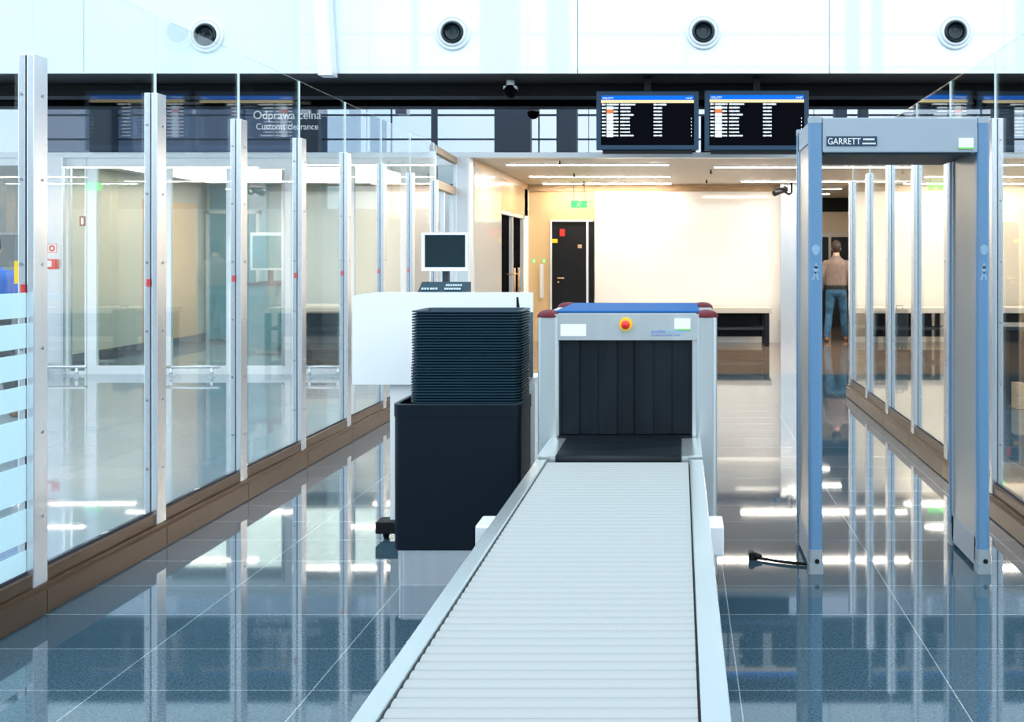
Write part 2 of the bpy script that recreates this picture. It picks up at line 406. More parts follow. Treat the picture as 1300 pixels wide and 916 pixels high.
b = MB(); b.cyl((x, YF - .12, .12), (x, YF - .12, 2.66), .022, 12); b.cyl((x, YF - .12, .4), (x, YF - .02, .4), .014); b.cyl((x, YF - .12, 2.4), (x, YF - .02, 2.4), .014); b.build('door_handle', 'alu', d)
d = group_empty('window_12'); frame(446.5, 513, 'window_frame', d, w=.04, bottom=.08, top=.1); frame(513.5, 580, 'window_frame', d, w=.04, bottom=.08, top=.1)
d = group_empty('window_13'); frame(-320, 57, 'window_frame', d, w=.05, bottom=.08, top=.1, gl='tealglass')

# ---- window wall behind the viewer: it is what the dark glazing mirrors
YW = -14
b = MB(); b.box(-26, 20, YW - .3, YW, 0, 3.4); struct(b.build('wall_front', 'hallwall'))
w = group_empty('window_14')
b = MB()
for z in (4.3, 5.2, 6.1, 7.05, 8.4, 9.6, 11): b.box(-26, 20, YW - .1, YW, z, z + .07)
for xx in [-23 + 5.8 * i for i in range(8)]: b.box(xx, xx + .05, YW - .1, YW, 3.4, 11.1)
b.build('mullions', 'column', w)
b = MB(); b.box(-26, -13.9, YW - .06, YW - .04, 3.4, 11.1); b.build('reflection_dimmer', 'dimmerglass', w)  # unseen pane added to darken the sky mirrored in the left glazing
for xx, wd in ((-22.4, .9), (-14.4, .8), (-6.5, 1.4), (-4.4, .8), (6.2, .5), (7.1, .4), (-9.6, .25), (12.5, .8)):
    b = MB(); b.rbox(xx - wd / 2, xx + wd / 2, YW + .2, YW + .2 + min(wd, .6), 0, 11.1, .1); b.build('column', 'column', w)

# ================================================================== GLASS PARTITIONS
def partition(label, side, xface, n, z0, pitch, hpost, hglass, extra):
    """side=-1: left of the corridor, +1: right. xface = corridor face of the base"""
    s = side
    root = thing('glass_partition', label, 'partition', (xface, z0, 0))
    xf = .02 * s                                       # corridor face of the posts, local
    y_end = (n - 1) * pitch + .10
    # base runs, one long kick plate with a ledge and a glazing bead
    b = MB(); b.box(0, .17 * s, -extra, y_end + .03, 0, .105)
    b.box(.012 * s, .15 * s, -extra, y_end + .03, .105, .125)
    b.build('base_rail', 'bronze', root)
    e = [-extra] + [k * pitch + .05 for k in range(n)] + [y_end + .03]
    for k in range(len(e) - 1):
        if e[k + 1] - e[k] > .2:
            b = MB(); b.box(-.008 * s, -.0005 * s, e[k] + .003, e[k + 1] - .003, .008, .1045); b.build('kick_plate', 'bronze', root)
    # joints of the kick plates
    b = MB(); b.box(.028 * s, .09 * s, -extra, y_end, .125, .185, .006); b.build('glazing_bead', 'bronze', root)
    def post(y):
        b = MB(); b.box(xf, xf + .030 * s, y, y + .10, .125, hpost, .003); b.box(xf + .038 * s, xf + .068 * s, y, y + .10, .125, hpost, .003)
        p = b.build('post', 'steel', root)
        b = MB(); b.box(xf + .030 * s, xf + .038 * s, y + .004, y + .096, .125, hpost - .004); b.build('rubber_gasket', 'steel_dark', p)
        if s < 0:
            b = MB(); b.box(xf + .036 * s, xf + .054 * s, y - .006, y + .0, 1.38, 1.42); b.build('red_latch', 'red', p)
        for k in range(6):
            z = .42 + k * .362
            b = MB(); b.cyl((xf + .001 * s, y + .06, z), (xf - .003 * s, y + .06, z), .0075, 10); b.build('screw', 'screw', p)
            b = MB(); b.cyl((xf + .053 * s, y + .001, z), (xf + .053 * s, y - .003, z), .0075, 10); b.build('screw', 'screw', p)
    for k in range(n): post(k * pitch)
    for k in range(-1 if extra > .5 else 0, n - 1):
        ya, yb = max(-extra, k * pitch + .055), (k + 1) * pitch + .045
        b = MB(); xa = xf + .031 * s; xb = xf + .041 * s
        b.box(xa, xb, ya, yb, .198, hglass)
        b.bm.faces.ensure_lookup_table()
        for f in b.bm.faces:
            f.normal_update()
            if abs(f.normal.y) > .5: f.material_index = 1
        bb = MB(); bb.box(xa - .006 * s, xb + .006 * s, ya, yb, .150, .197); bb.build('rubber_seal', 'steel_dark', root)
        pane = b.build('glass_pane', ['pane', 'edge'], root)
        if k == -1 and s < 0:
            zz = [1.385, 1.28, 1.255, 1.15, 1.125, 1.02, .99, .89, .85, .69, .655, .50, .465, .325, .29, .20]
            for i in range(0, 16, 2):
                b = MB(); b.box(xf + .0285 * s, xf + .0305 * s, ya, yb - .05, zz[i + 1], zz[i]); b.build('frosted_band', 'frost', pane)
            b = MB(); b.box(xf + .0285 * s, xf + .0305 * s, yb - .13, yb - .105, 1.425, 1.52); b.build('warning_sticker', 'yellow', pane)
    return root
partition('long glass partition with steel posts and red latches to the left of conveyor', -1, -2.735, 8, 4.53, 1.067, 2.40, 2.82, 1.3)
partition('long glass partition on bronze base at right behind the metal detector', 1, 1.83, 7, 5.26, 1.06, 2.36, 2.76, 1.2)

# portal at the far end of the left partition
t = thing('door_portal', 'tall slim glazed door portal closing far end of left glass partition', 'doorway', (-2.85, 12.2, 0))
b = MB(); b.box(-.03, .035, 0, .06, 0, 2.82); b.build('post', 'alu', t)
b = MB(); b.poly([(-.03, 0, 2.74), (.035, 0, 2.74), (.035, 0, 2.82), (-.03, 0, 2.82)], (-.09, 1.66, 0)); b.build('head_beam', 'wood', t)
b = MB(); b.poly([(-.03, .06, 2.33), (.03, .06, 2.33), (.03, .06, 2.43), (-.03, .06, 2.43)], (-.08, 1.5, 0)); b.build('door_header', 'wood', t)
b = MB()
for y in (.25, .8, 1.45): b.box(-.06 - y * .04, -.01 - y * .04, y, y + .06, .02, 2.33)
b.build('door_stile', 'alu', t)
b = MB(); b.poly([(-.03, .06, .02), (-.018, .06, .02), (-.018, .06, 2.33), (-.03, .06, 2.33)], (-.07, 1.5, 0)); b.build('glass_leaf', 'pane', t)

# ================================================================== X-RAY SCANNER
YX = 4.93
xl, xr = PX(682, YX), PX(910.5, YX)
xm = (xl + xr) / 2
t = thing('x_ray_scanner', 'brushed steel baggage x-ray scanner with blue top and black curtain', 'x-ray scanner', (xm, YX, 0))
lx = lambda px: PX(px, YX) - xm
lz = lambda py: PZ(py, YX)
hw = (xr - xl) / 2; DP = .92; pw = .1
zp = lz(403)
for sx in (-1, 1):
    for yy, tagf in ((0, 'front'), (DP - pw, 'rear')):
        x0 = -hw if sx < 0 else hw - pw
        b = MB(); b.rbox(x0, x0 + pw, yy, yy + pw, .06, zp, .022); po = b.build('corner_post', 'scan', t)
        b = MB(); cxx, cyy = x0 + pw / 2, yy + pw / 2
        prof = [(.0565, 0), (.0565, .008), (.053, .015), (.044, .024), (.030, .031), (.014, .034), (.0005, .035)]
        b.lathe(prof, (cxx, cyy, zp), 'Z', 28); cap = b.build('bumper_cap', 'redcap', po)
        b = MB(); b.cyl((cxx, cyy, 0), (cxx, cyy, .06), .03, 14); b.build('foot', 'black', po)
tx0, tx1, tz0, tz1 = lx(709), lx(879), lz(553), lz(430)
zh = lz(397.5)
b = MB()                                   # housing: front frame round the tunnel + side, back and bottom panels
b.box(-hw + pw - .004, tx0, .012, DP - .012, .10, zh); b.box(tx1, hw - pw + .004, .012, DP - .012, .10, zh)
b.box(tx0, tx1, .012, DP - .012, tz1, zh); b.box(tx0, tx1, .03, DP - .03, .10, tz0 - .02)
b.box(-hw + .006, -hw + pw, pw - .01, DP - pw + .01, .10, zh - .012); b.box(hw - pw, hw - .006, pw - .01, DP - pw + .01, .10, zh - .012)
b.build('housing', 'scan', t)
b = MB(); b.box(tx0 - .03, tx1 + .03, .006, .014, tz1 - .006, zh - .004); b.build('front_panel', 'scan', t)
b = MB(); b.box(-hw + pw - .02, hw - pw + .02, .03, DP - .03, zh, zh + .010, .004); b.build('top_cover', 'scanblue', t)
b = MB(); b.box(tx0, tx0 + .01, .02, DP - .02, tz0, tz1); b.box(tx1 - .01, tx1, .02, DP - .02, tz0, tz1); b.box(tx0, tx1, .02, DP - .02, tz1 - .01, tz1)
b.box(tx0, tx1, .45, .47, tz0, tz1); b.build('tunnel_lining', 'black', t)
n = 7; sw = (tx1 - tx0 - .008) / n
for i in range(n):
    x0 = tx0 + .004 + i * sw; yo = .030 + (.004 if i % 2 else 0)
    b = MB()
    seg = 8; bulge = random.uniform(.004, .012)
    prof = []
    for k in range(seg + 1):
        u = k / seg; prof.append((x0 + u * sw * 1.02, yo - bulge * math.sin(u * math.pi) + .004 * math.sin(i + u * 4)))
    pts = [(x, y, tz0 + .004) for x, y in prof] + [(x, y + .004, tz0 + .004) for x, y in reversed(prof)]
    b.poly(pts, (0, 0, tz1 - tz0 - .012)); b.build('curtain_strip', 'curtain', t)
cz = lz(411.5); cxx = lx(794.5)
b = MB(); b.cyl((cxx, .012, cz), (cxx, -.014, cz), .031, 28); es = b.build('emergency_stop', 'yellow', t)
b = MB(); b.lathe([(.012, -.012), (.012, -.022), (.019, -.026), (.020, -.034), (.016, -.041), (.0005, -.044)], (cxx, 0, cz), 'Y', 24); b.build('stop_button', 'red', es)
b = MB(); b.box(lx(711.5), lx(744), .002, .007, lz(426.5), lz(411.5)); b.build('label_sticker', 'label', t)
b = MB(); b.box(lx(856), lx(876.5), .002, .007, lz(417.5), lz(404)); s2 = b.build('label_sticker', 'label', t)
b = MB(); b.box(lx(861), lx(876.5), .0015, .007, lz(419), lz(417.2)); b.build('green_band', 'green', s2)
text('maker_lettering', 'smiths', .062, .014, (lx(827), .002, lz(422.3)), 'bluetext', t)
text('maker_lettering', 'detection', .094, .014, (lx(845.5), .002, lz(422.3)), 'cyantext', t)
text('slogan_lettering', 'bringing technology to life', .132, .008, (lx(827), .002, lz(426.3)), 'bluetext', t)
# belt that leaves the tunnel, with its sloping steel side guides
b = MB(); b.box(lx(709), lx(879), 0.0, .42, tz0 - .02, tz0); b.build('tunnel_bed', 'belt', t)
yb0 = 4.49 - YX
b = MB(); b.box(-.527 - xm, .003 - xm, yb0, .02, .655, .700); b.cyl((-.527 - xm, yb0, .678), (.003 - xm, yb0, .678), .0215, 14); b.build('conveyor_belt', 'belt', t)
for s, xo, xi in ((-1, -.603 - xm, -.529 - xm), (1, .092 - xm, .005 - xm)):
    b = MB(); a = .03 * (-s)
    b.poly([(xo, yb0, .60), (xi, yb0, .60), (xi, yb0, .695), (xo, yb0, .700)], (0, -yb0 - .002, 0))
    b.build('side_guide', 'rail', t)

# ================================================================== SLAT CONVEYOR
t = thing('slat_conveyor', 'pale ribbed conveyor with steel side rails running into the scanner', 'conveyor', (-.256, 3, 0))
ya, yb = 1.45 - 3, 4.455 - 3
for s in (-1, 1):
    x0, x1 = (-.606 + .256, -.561 + .256) if s < 0 else (.038 + .256, .094 + .256)
    b = MB(); b.box(x0, x1, ya, yb, .676, .688, .003); xo = x0 if s < 0 else x1
    b.box(xo, xo - s * .012, ya, yb, .56, .684); b.box(x0, x1, ya, yb, .56, .57)
    b.build('side_rail', 'rail', t)
    b = MB(); xb = xo; b.box(xb, xb + s * (.075 if s < 0 else .05), .52, .66, .545, .648, .008); b.build('rail_bracket', 'alu', t)
    for yy in (1.7 - 3, 4.1 - 3):
        b = MB(); xx = xo - s * .03; b.box(xx - .02, xx + .02, yy - .02, yy + .02, .03, .60); lg = b.build('leg', 'steel', t)
        b = MB(); b.cyl((xx, yy, 0), (xx, yy, .03), .032, 14); b.build('foot', 'black', lg)
for yy in (1.7 - 3, 4.1 - 3):
    b = MB(); b.box(-.32, .31, yy - .015, yy + .015, .2, .24); b.build('cross_brace', 'steel', t)
xa, xb = -.5565 + .256, .0325 + .256; hp = .0465 / 2 - .0007
b = MB(); prof = [(-hp, -.022), (-hp, -.006)] + [(hp * math.sin(u), -.006 + .006 * (math.cos(u) - 0) ) for u in [math.radians(-75 + 15 * i) for i in range(11)]] + [(hp, -.006), (hp, -.022)]
b.poly([(xa, y, z) for y, z in prof], (xb - xa, 0, 0))
r0 = b.build('slat', 'roller', t, (0, yb - .025, .680))
k = 1
while yb - .025 - k * .0465 > ya + .02:
    rr = r0.copy(); COL.objects.link(rr); rr.location = (0, yb - .025 - k * .0465, .680); k += 1
for s in (-1, 1):
    b = MB(); xx = -.5585 + .256 if s < 0 else .0355 + .256; b.box(xx - .002, xx + .002, ya, yb, .60, .672); b.build('slat_guide', 'black', t)

# ================================================================== TRAY CABINET AND TRAYS
YC = 4.97
cx0, cx1 = PX(498.5, YC), PX(660, YC)
t = thing('tray_cabinet', 'blue-black cabinet on steel plinth left of conveyor, carrying the tray stack', 'cabinet', ((cx0 + cx1) / 2, YC + .2, 0))
hwc = (cx1 - cx0) / 2; zt = PZ(513, YC)
b = MB(); b.rbox(-hwc, hwc, -.2, .2, .165, zt - .06, .045, 6); b.build('body', 'cabinet', t)
b = MB(); b.rbox(-hwc + .012, hwc - .012, -.188, .188, 0, .165, .04, 6); b.build('plinth', 'steel', t)
b = MB()
oo = rrect(0, 0, 2 * hwc + .006, .406, .045, 6); ii = rrect(0, 0, 2 * hwc - .03, .37, .04, 6)
def ringfn(z0, z1):
    bm = b.bm; A = [[bm.verts.new((x, y, z)) for x, y in L] for L, z in ((oo, z0), (oo, z1), (ii, z1), (ii, z0))]
    nn = len(oo)
    for q in range(4):
        for i in range(nn): bm.faces.new((A[q][i], A[q][(i + 1) % nn], A[(q + 1) % 4][(i + 1) % nn], A[(q + 1) % 4][i]))
ringfn(zt - .06, zt - .004); b.build('top_rim', 'cabinet', t); b = MB(); ringfn(zt - .004, zt); b.build('rim_trim', 'darkgrey', t)

def tray_mesh():
    b = MB(); bm = b.bm
    W, D, Hh, th = .528, .352, .055, .0026
    def ring(off, z, rr): return [bm.verts.new((x, y, z)) for x, y in rrect(0, 0, W - 2 * off, D - 2 * off, rr, 5)]
    tap = .016
    rings = [ring(.020 + tap, 0, .024), ring(.020, Hh - .005, .036), ring(0, Hh - .0055, .05), ring(0, Hh, .05), ring(.004, Hh + .0015, .048), ring(.020 + th, Hh, .034), ring(.020 + tap + th, th, .022)]
    nn = len(rings[0])
    for k in range(len(rings) - 1):
        for i in range(nn): bm.faces.new((rings[k][i], rings[k][(i + 1) % nn], rings[k + 1][(i + 1) % nn], rings[k + 1][i]))
    bm.faces.new(list(reversed(rings[0]))); bm.faces.new(rings[-1])
    return b
NT = 33; pit = .0134
xs = PX(591, 5.03); ys = 5.02 + .176
ordn = ['topmost', 'second', 'third', 'fourth', 'fifth', 'sixth', 'seventh', 'eighth', 'ninth', 'tenth', 'eleventh', 'twelfth', 'thirteenth', 'fourteenth', 'fifteenth', 'sixteenth', 'seventeenth', 'eighteenth', 'nineteenth', 'twentieth', 'twenty-first', 'twenty-second', 'twenty-third', 'twenty-fourth', 'twenty-fifth', 'twenty-sixth', 'twenty-seventh', 'twenty-eighth', 'twenty-ninth', 'thirtieth', 'thirty-first', 'thirty-second', 'lowest']
tr0 = None
zb = zt - .052
for k in range(NT):                         # k = 0 lowest
    up = NT - 1 - k
    lab = {0: 'topmost black plastic tray of the stack on the dark cabinet', NT - 1: 'lowest black plastic tray of the stack, touching the dark cabinet'}.get(up, 'black plastic tray, %s from the top of the stack on cabinet' % ordn[up])
    jx = random.uniform(-.0008, .0008) + (-.002 if k < 13 else .001); jy = random.uniform(-.001, .001)
    lo = (xs + jx, ys + jy, zb + k * pit)
    if tr0 is None: tr0 = tray_mesh().build('security_tray', 'tray', None, lo); o = tr0
    else: o = tr0.copy(); COL.objects.link(o); o.location = lo
    tag(o, lab, 'tray', 'nested trays on the cabinet')

# ================================================================== OPERATOR CONSOLE
YO = 5.78
t = thing('operator_console', 'white operator console with a wide screening panel behind the tray stack', 'console', (PX(560, YO), YO, 0))
ox = PX(560, YO); cxp = lambda px, Z=YO: PX(px, Z) - ox
z1, z0 = PZ(371, YO), PZ(488, YO)
b = MB(); b.poly([(cxp(447), 0, z0), (cxp(676), 0, z0), (cxp(676), 0, z1), (cxp(476), 0, z1), (cxp(452), 0, PZ(374, YO)), (cxp(447), 0, PZ(378, YO))], (0, .035, 0)); b.build('screening_panel', 'white', t)
b = MB(); b.box(cxp(493), cxp(650), .035, .075, .10, z0 + .1); b.build('front_panel', 'white', t)
b = MB(); b.box(cxp(476), cxp(600), .035, 1.0, 1.27, 1.30); b.build('desk_top', 'white', t)
b = MB(); b.box(cxp(510), cxp(600), .075, .9, .10, 1.27); b.build('cabinet_body', 'white', t)
b = MB(); b.box(cxp(477.5), cxp(650), -.02, .10, .035, .10, .006); b.box(cxp(500), cxp(600), .1, .95, .05, .10); b.build('base_frame', 'black', t)
for xx in (cxp(488), cxp(640)):
    for yy in (.04, .85):
        b = MB(); b.cyl((xx - .012, yy, .026), (xx + .012, yy, .026), .026, 16); b.build('caster', 'black', t)
b = MB(); b.box(cxp(662), cxp(677), -.02, -.0, PZ(478, YO), PZ(396, YO)); b.build('side_flap', 'slate', t)
b = MB(); q = [P(655.5, 377, 5.6), P(657.5, 377, 5.6), P(664, 428, 5.6), P(669, 479, 5.6), P(659, 479, 5.6), (PX(659, 5.6), 5.6, 0), (PX(655.5, 5.6), 5.6, 0)]
b.poly(q, (0, .02, 0)); tag(b.build('folded_flap', 'black'), 'narrow black pointed flap standing between tray stack and scanner', 'panel')
YU = 5.95
b = MB(); b.box(PX(659, 6.0), PX(682, 6.0), 5.9, 6.1, .30, PZ(478, 6.0)); b.box(PX(659, 6.0) - .01, PX(682, 6.0) + .01, 5.89, 6.11, PZ(478, 6.0), PZ(476, 6.0))
b.box(PX(662, 6.0), PX(664, 6.0), 5.95, 6.05, 0, .3); b.box(PX(678, 6.0), PX(680, 6.0), 5.95, 6.05, 0, .3)
tag(b.build('side_unit', 'white'), 'small white box unit between black cabinet and scanner', 'box')

YM = 6.6
t = thing('computer_monitor', 'white framed monitor with dark screen on the operator console', 'monitor', (PX(564, YM), YM, 1.30))
mx = PX(564, YM); a = PX(534.5, YM) - mx; c = PX(592.5, YM) - mx; zz0 = PZ(344, YM) - 1.3; zz1 = PZ(295, YM) - 1.3
b = MB(); b.box(a, c, 0, .035, zz0, zz1, .006); b.build('bezel', 'mon', t)
b = MB(); b.box(PX(539.5, YM) - mx, PX(590.5, YM) - mx, -.003, .004, PZ(339, YM) - 1.3, PZ(298, YM) - 1.3); b.build('screen', 'monscr', t)
b = MB(); b.box(-.02, .02, .035, .07, 0, zz0 + .1); b.box(-.09, .09, 0, .14, 0, .012); b.build('stand', 'darkgrey', t)
YK = 6.15
t = thing('control_keypad', 'dark blue keypad with pale keys standing below the white monitor', 'keypad', (PX(564, YK), YK, 1.30))
kx = PX(564, YK); a = PX(533, YK) - kx; c = PX(594.5, YK) - kx
z0, z1 = 0, PZ(358, YK) - 1.3
b = MB(); b.poly([(a, -.06, 0), (a, .08, 0), (a, .08, z1), (a, .05, z1), (a, -.06, .03)], (c - a, 0, 0)); b.build('keypad_body', 'kbd', t)
for i, px in enumerate((538, 541.5, 545, 549, 552, 555.5, 567, 570, 573, 576, 579, 582, 585)):
    for j in range(1 if i < 6 else 2):
        u = .35 + .32 * j; yy = -.06 + .11 * u; zz = .03 + (z1 - .03) * u
        b = MB(); x = PX(px, YK) - kx; b.box(x - .0045, x + .0045, yy - .016, yy + .004, zz - .004, zz + .008); b.build('key', 'key', t)
b = MB(); b.sphere((PX(576, 6.3), 6.36, 1.325), .07, .03, .022); b.box(PX(571, 6.3), PX(580, 6.3), 6.33, 6.39, 1.30, 1.315)
tag(b.build('telephone_handset', 'mon'), 'small white handset lying behind the keypad under the monitor', 'telephone')

# ================================================================== METAL DETECTOR
YG = 5.16
t = thing('walk_through_metal_detector', 'grey and blue walk-through metal detector archway at right', 'metal detector', (1.06, YG, 0))
gx = 1.06; gz = lambda py: PZ(py, YG); g = lambda px: PX(px, YG) - gx
DG = .58; ztop = gz(148)
legs = ((g(1027), g(1044.6), -1), (g(1241.5), g(1257.3), 1))
for xa, xb, s in legs:
    pnl = MB(); xi = xb if s < 0 else xa; xo = xa if s < 0 else xb
    pnl.box(xa + .012, xb - .012, .06, DG - .06, .03, ztop - .04); pl = pnl.build('side_panel', 'gatepanel', t)
    b = MB()
    for yy in (.05, DG - .09): b.box(xa + .006, xb - .006, yy, yy + .04, .03, ztop - .02)
    b.box(xa + .006, xb - .006, .05, DG - .05, .02, .16); b.box(xa + .006, xb - .006, .05, DG - .05, ztop - .12, ztop - .02); b.build('panel_frame', 'gategrey', pl)
    for yy, nm in ((0, 'front'), (DG - .06, 'rear')):
        b = MB(); b.rbox(xa, xb, yy, yy + .06, .11, ztop - .03, .02, 5); cl = b.build('light_column', 'gateblue', t)
        b = MB(); b.rbox(xa - .001, xb + .001, yy - .001, yy + .061, ztop - .03, ztop, .02, 5); b.build('column_cap', 'gategrey', cl)
        b = MB(); b.rbox(xa - .003, xb + .003, yy - .01, yy + .07, 0, .05, .012); b.rbox(xa - .001, xb + .001, yy - .004, yy + .064, .05, .115, .018)
        ft = b.build('foot', 'gatefoot', cl)
        xc = (xa + xb) / 2
        b = MB(); b.cyl((xc + .005, yy - .012, .062), (xc + .005, yy + .0, .062), .011, 14); b.build('foot_bolt', 'black', ft)
        if nm == 'front':
            k = YG / F; z = gz(317)
            b = MB()
            b.poly([(xc + .019 * math.cos(u) * (1 + .12 * math.sin(3 * u)), -.0015, z + .026 * math.sin(u)) for u in [2 * math.pi * i / 14 for i in range(14)]], (0, .002, 0))
            b.build('stop_symbol', 'symbol', cl); b = MB()
            z = gz(346)
            def st(p, q, w=.0045):
                p, q = Vector((xc + p[0], -.0015, z + p[1])), Vector((xc + q[0], -.0015, z + q[1])); n_ = (q - p).normalized(); n_ = Vector((-n_.z, 0, n_.x)) * w
                b.poly([p + n_, p - n_, q - n_, q + n_], (0, .002, 0))
            b.poly([(xc + .0005 + .0065 * math.cos(u), -.0015, z + .040 + .0065 * math.sin(u)) for u in [2 * math.pi * i / 10 for i in range(10)]], (0, .002, 0))
            st((0, .036), (-.001, .002), .008); st((-.001, .004), (.012, -.036)); st((-.001, .004), (-.015, -.036)); st((0, .03), (.016, .008), .0035); st((0, .03), (-.017, .012), .0035)
            b.build('walk_symbol', 'symbol', cl)
b = MB(); b.box(g(1044.6), g(1241.5), .004, DG - .004, gz(193.3), ztop - .004, .006); hd = b.build('header', 'gategrey', t)
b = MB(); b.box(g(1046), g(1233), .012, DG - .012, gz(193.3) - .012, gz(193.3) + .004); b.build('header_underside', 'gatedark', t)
b = MB(); b.box(g(1049.5), g(1113.5), -.001, .006, gz(185), gz(173)); bd = b.build('badge_plate', 'bezel', hd)
text('badge_lettering', 'GARRETT', (1092.5 - 1051) * YG / F, .031, (g(1051), -.003, gz(183.3)), 'label', bd)
b = MB()
for j in range(12): b.box(g(1095 + j * 1.4), g(1096 + j * 1.4), -.002, .0, gz(183.2), gz(181))
for j in range(9): b.box(g(1096 + j * 1.6), g(1097.2 + j * 1.6), -.002, .0, gz(178), gz(175.5))
b.build('badge_fine_print', 'label', bd)
b = MB(); b.box(g(1217), g(1236), -.001, .006, gz(187), gz(175)); sk = b.build('label_sticker', 'label', hd)
b = MB(); b.box(g(1217), g(1236), -.001, .006, gz(189), gz(187)); b.build('green_band', 'green', sk)

# lead with its plug lying by the archway
t = thing('power_cable', 'black power cable with plug lying on floor beside the archway', 'cable', (.5, 5.35, 0))
pts = []
for i in range(15):
    u = i / 14; px = 962 + u * (1026 - 962); py = 709.5 + 8 * math.sin(u * 1.25); Z = F * H / (py + 1 - CY)
    pts.append((PX(px, Z) - .5, Z - 5.35, .010))
b = MB(); b.tube(pts, .008, 8); b.build('cord', 'black', t)
p = Vector(pts[0]); b = MB(); b.cyl(p + Vector((.02, -.005, .006)), p + Vector((-.02, .008, .008)), .011, 10, .021); b.box(p.x - .045, p.x - .018, p.y - .018, p.y + .032, 0, .042, .006); b.build('plug', 'black', t)

# ================================================================== DEPARTURE BOARDS
def board(label, px0, px1, py0, py1, Z, group, hang=True, mirror=False, rows=9):
    t = thing('departure_board', label, 'screen', (PX((px0 + px1) / 2, Z), Z, PZ(py1, Z)), group)
    k = Z / F; cx = (px0 + px1) / 2
    X = lambda f: ((px0 + f * (px1 - px0)) - cx) * k
    Hh = (py1 - py0) * k; Zf = lambda f: Hh * (1 - f)
    b = MB(); b.box(X(0), X(1), .0, .09, 0, Hh, .01); b.build('bezel', 'bezel', t)
    b = MB(); b.box(X(.045), X(.955), -.004, .004, Zf(.92), Zf(.075)); scn = b.build('screen', 'screen', t)
    b = MB(); b.box(X(.047), X(.953), -.006, 0, Zf(.155), Zf(.078)); b.build('header_band', 's_blue', scn)
    b = MB(); b.box(X(.047), X(.953), -.006, 0, Zf(.205), Zf(.155)); b.build('yellow_band', 's_cream', scn)
    text('header_lettering', 'ODLOTY', .105 * (px1 - px0) * k, .032 * Hh, (X(.062), -.008, Zf(.138)), 's_white', scn)
    text('clock_lettering', '14:47', .06 * (px1 - px0) * k, .032 * Hh, (X(.878), -.008, Zf(.138)), 's_white', scn)
    rnd = random.Random(3)
    for r in range(rows + 1):
        f = .232 + r * .0585
        b = MB()
        def run(f0, f1):
            x = f0
            while x < f1 - .004:
                wd = rnd.uniform(.006, .0085)
                hh = rnd.choice((.011, .013, .015))
                b.box(X(x), X(min(x + wd, f1)), -.006, 0, Zf(f + hh), Zf(f - hh)); x += wd + rnd.choice((.002, .002, .0025))
        run(.055, .092)
        if r == 0: run(.1, .22); run(.235, .38); run(.56, .685)
        else:
            run(.17, .218); run(.235, .235 + rnd.choice((.09, .095, .10, .13))); run(.56, .642)
            if r > 3: b.box(X(.925), X(.931), -.006, 0, Zf(f + .015), Zf(f - .01))
        b.build('flight_row', 's_white', scn)
        if r > 0:
            b = MB(); b.box(X(.10), X(.166), -.0065, 0, Zf(f + .026), Zf(f - .026)); b.build('status_block', 's_orange' if r == 2 else 's_white', scn)
    if hang:
        b = MB(); b.box(-.04, .04, .03, .07, Hh, zs - PZ(py1, Z)); b.build('hanger', 'black', t)
    b = MB(); b.box(X(.06), X(.94), .02, .07, -.045, 0); b.build('lower_tray', 'black', t)
    return t
board('lit flight departure board hanging above the scanner, nearer the left', 757, 887, 115.5, 190, 12.7, None)
board('lit flight departure board hanging behind left end of the archway header', 894.5, 1027, 114.5, 190.5, 12.7, None)
YR = 14.7  # reflections of boards in the glazing, built as objects behind it
board('dim departure board reflection built behind dark glazing above second left post', 157, 263, 117, 193, YR, None, False)
board('dim departure board reflection built behind dark glazing beside white clearance lettering', 280, 400, 117, 193, YR, None, False)
board('dim departure board reflection built behind dark glazing above the right of archway', 1160, 1240, 117, 193, YR, None, False)
board('dim departure board reflection built behind dark glazing at the right picture edge', 1246, 1350, 117, 193, YR, None, False)

# lettering on the glazing
k = YF / F
t = thing('wall_lettering', 'white lettering Odprawa celna and Customs clearance on dark glazing', 'lettering', (PX(365, YF), YF, 2.9))
o = t.location
text('title_lettering', 'Odprawa celna', (407.5 - 322) * k, 14 * k, (PX(322, YF) - o[0], -.006, PZ(154.5, YF) - 2.9), 'signglow', t, .004)
text('subtitle_lettering', 'Customs clearance', (404 - 325.5) * k, 8 * k, (PX(325.5, YF) - o[0], -.006, PZ(164.5, YF) - 2.9), 'signglow', t, .004)

# ================================================================== CEILING LAMPS
n_l = 0
def lamp(x0, x1, y, lab, m='lamp'):
    t = thing('strip_light', lab, 'light', ((x0 + x1) / 2, y, ZC), 'slim warm ceiling strips')
    w = (x1 - x0) / 2
    b = MB(); b.box(-w - .012, w + .012, -.067, .067, -.014, 0); b.build('lamp_housing', 'alu', t)
    b = MB(); b.box(-w, w, -.058, .058, -.018, -.012); b.build('diffuser', m, t)
for nm, y in (('nearest the glass front', 14.85), ('second from the glass front', 17.1), ('nearest the back wall', 18.7)):
    lamp(-2.42, -.17, y, 'warm strip light in ceiling left of the boards, ' + nm)
    lamp(4.0, 6.6, y, 'warm strip light in ceiling over right tables, ' + nm)
for nm, x0, x1, y in (('nearest the front', .49, 3.25, 15.24), ('second from the front', 1.03, 3.85, 18.1)):
    lamp(x0, x1, y, 'warm strip light in ceiling behind the archway, ' + nm)
lamp(2.15, 3.05, 20.2, 'short warm strip light over the passage, nearer the walking man', 'lamp_dim')
lamp(2.15, 3.05, 21.8, 'short warm strip light over the passage, farther from the walking man', 'lamp_dim')
t = thing('fill_panel', 'large added fill light panel on left room ceiling behind the glass doors', 'light', (-6.2, 16.6, ZC))  # added luminous panel, fills the left room with light
b = MB(); b.box(-1.95, 1.95, -1.75, 1.75, -.02, 0); b.build('lamp_housing', 'alu', t)
b = MB(); b.box(-1.9, 1.9, -1.7, 1.7, -.025, -.018); b.build('diffuser', 'fill_glow', t)
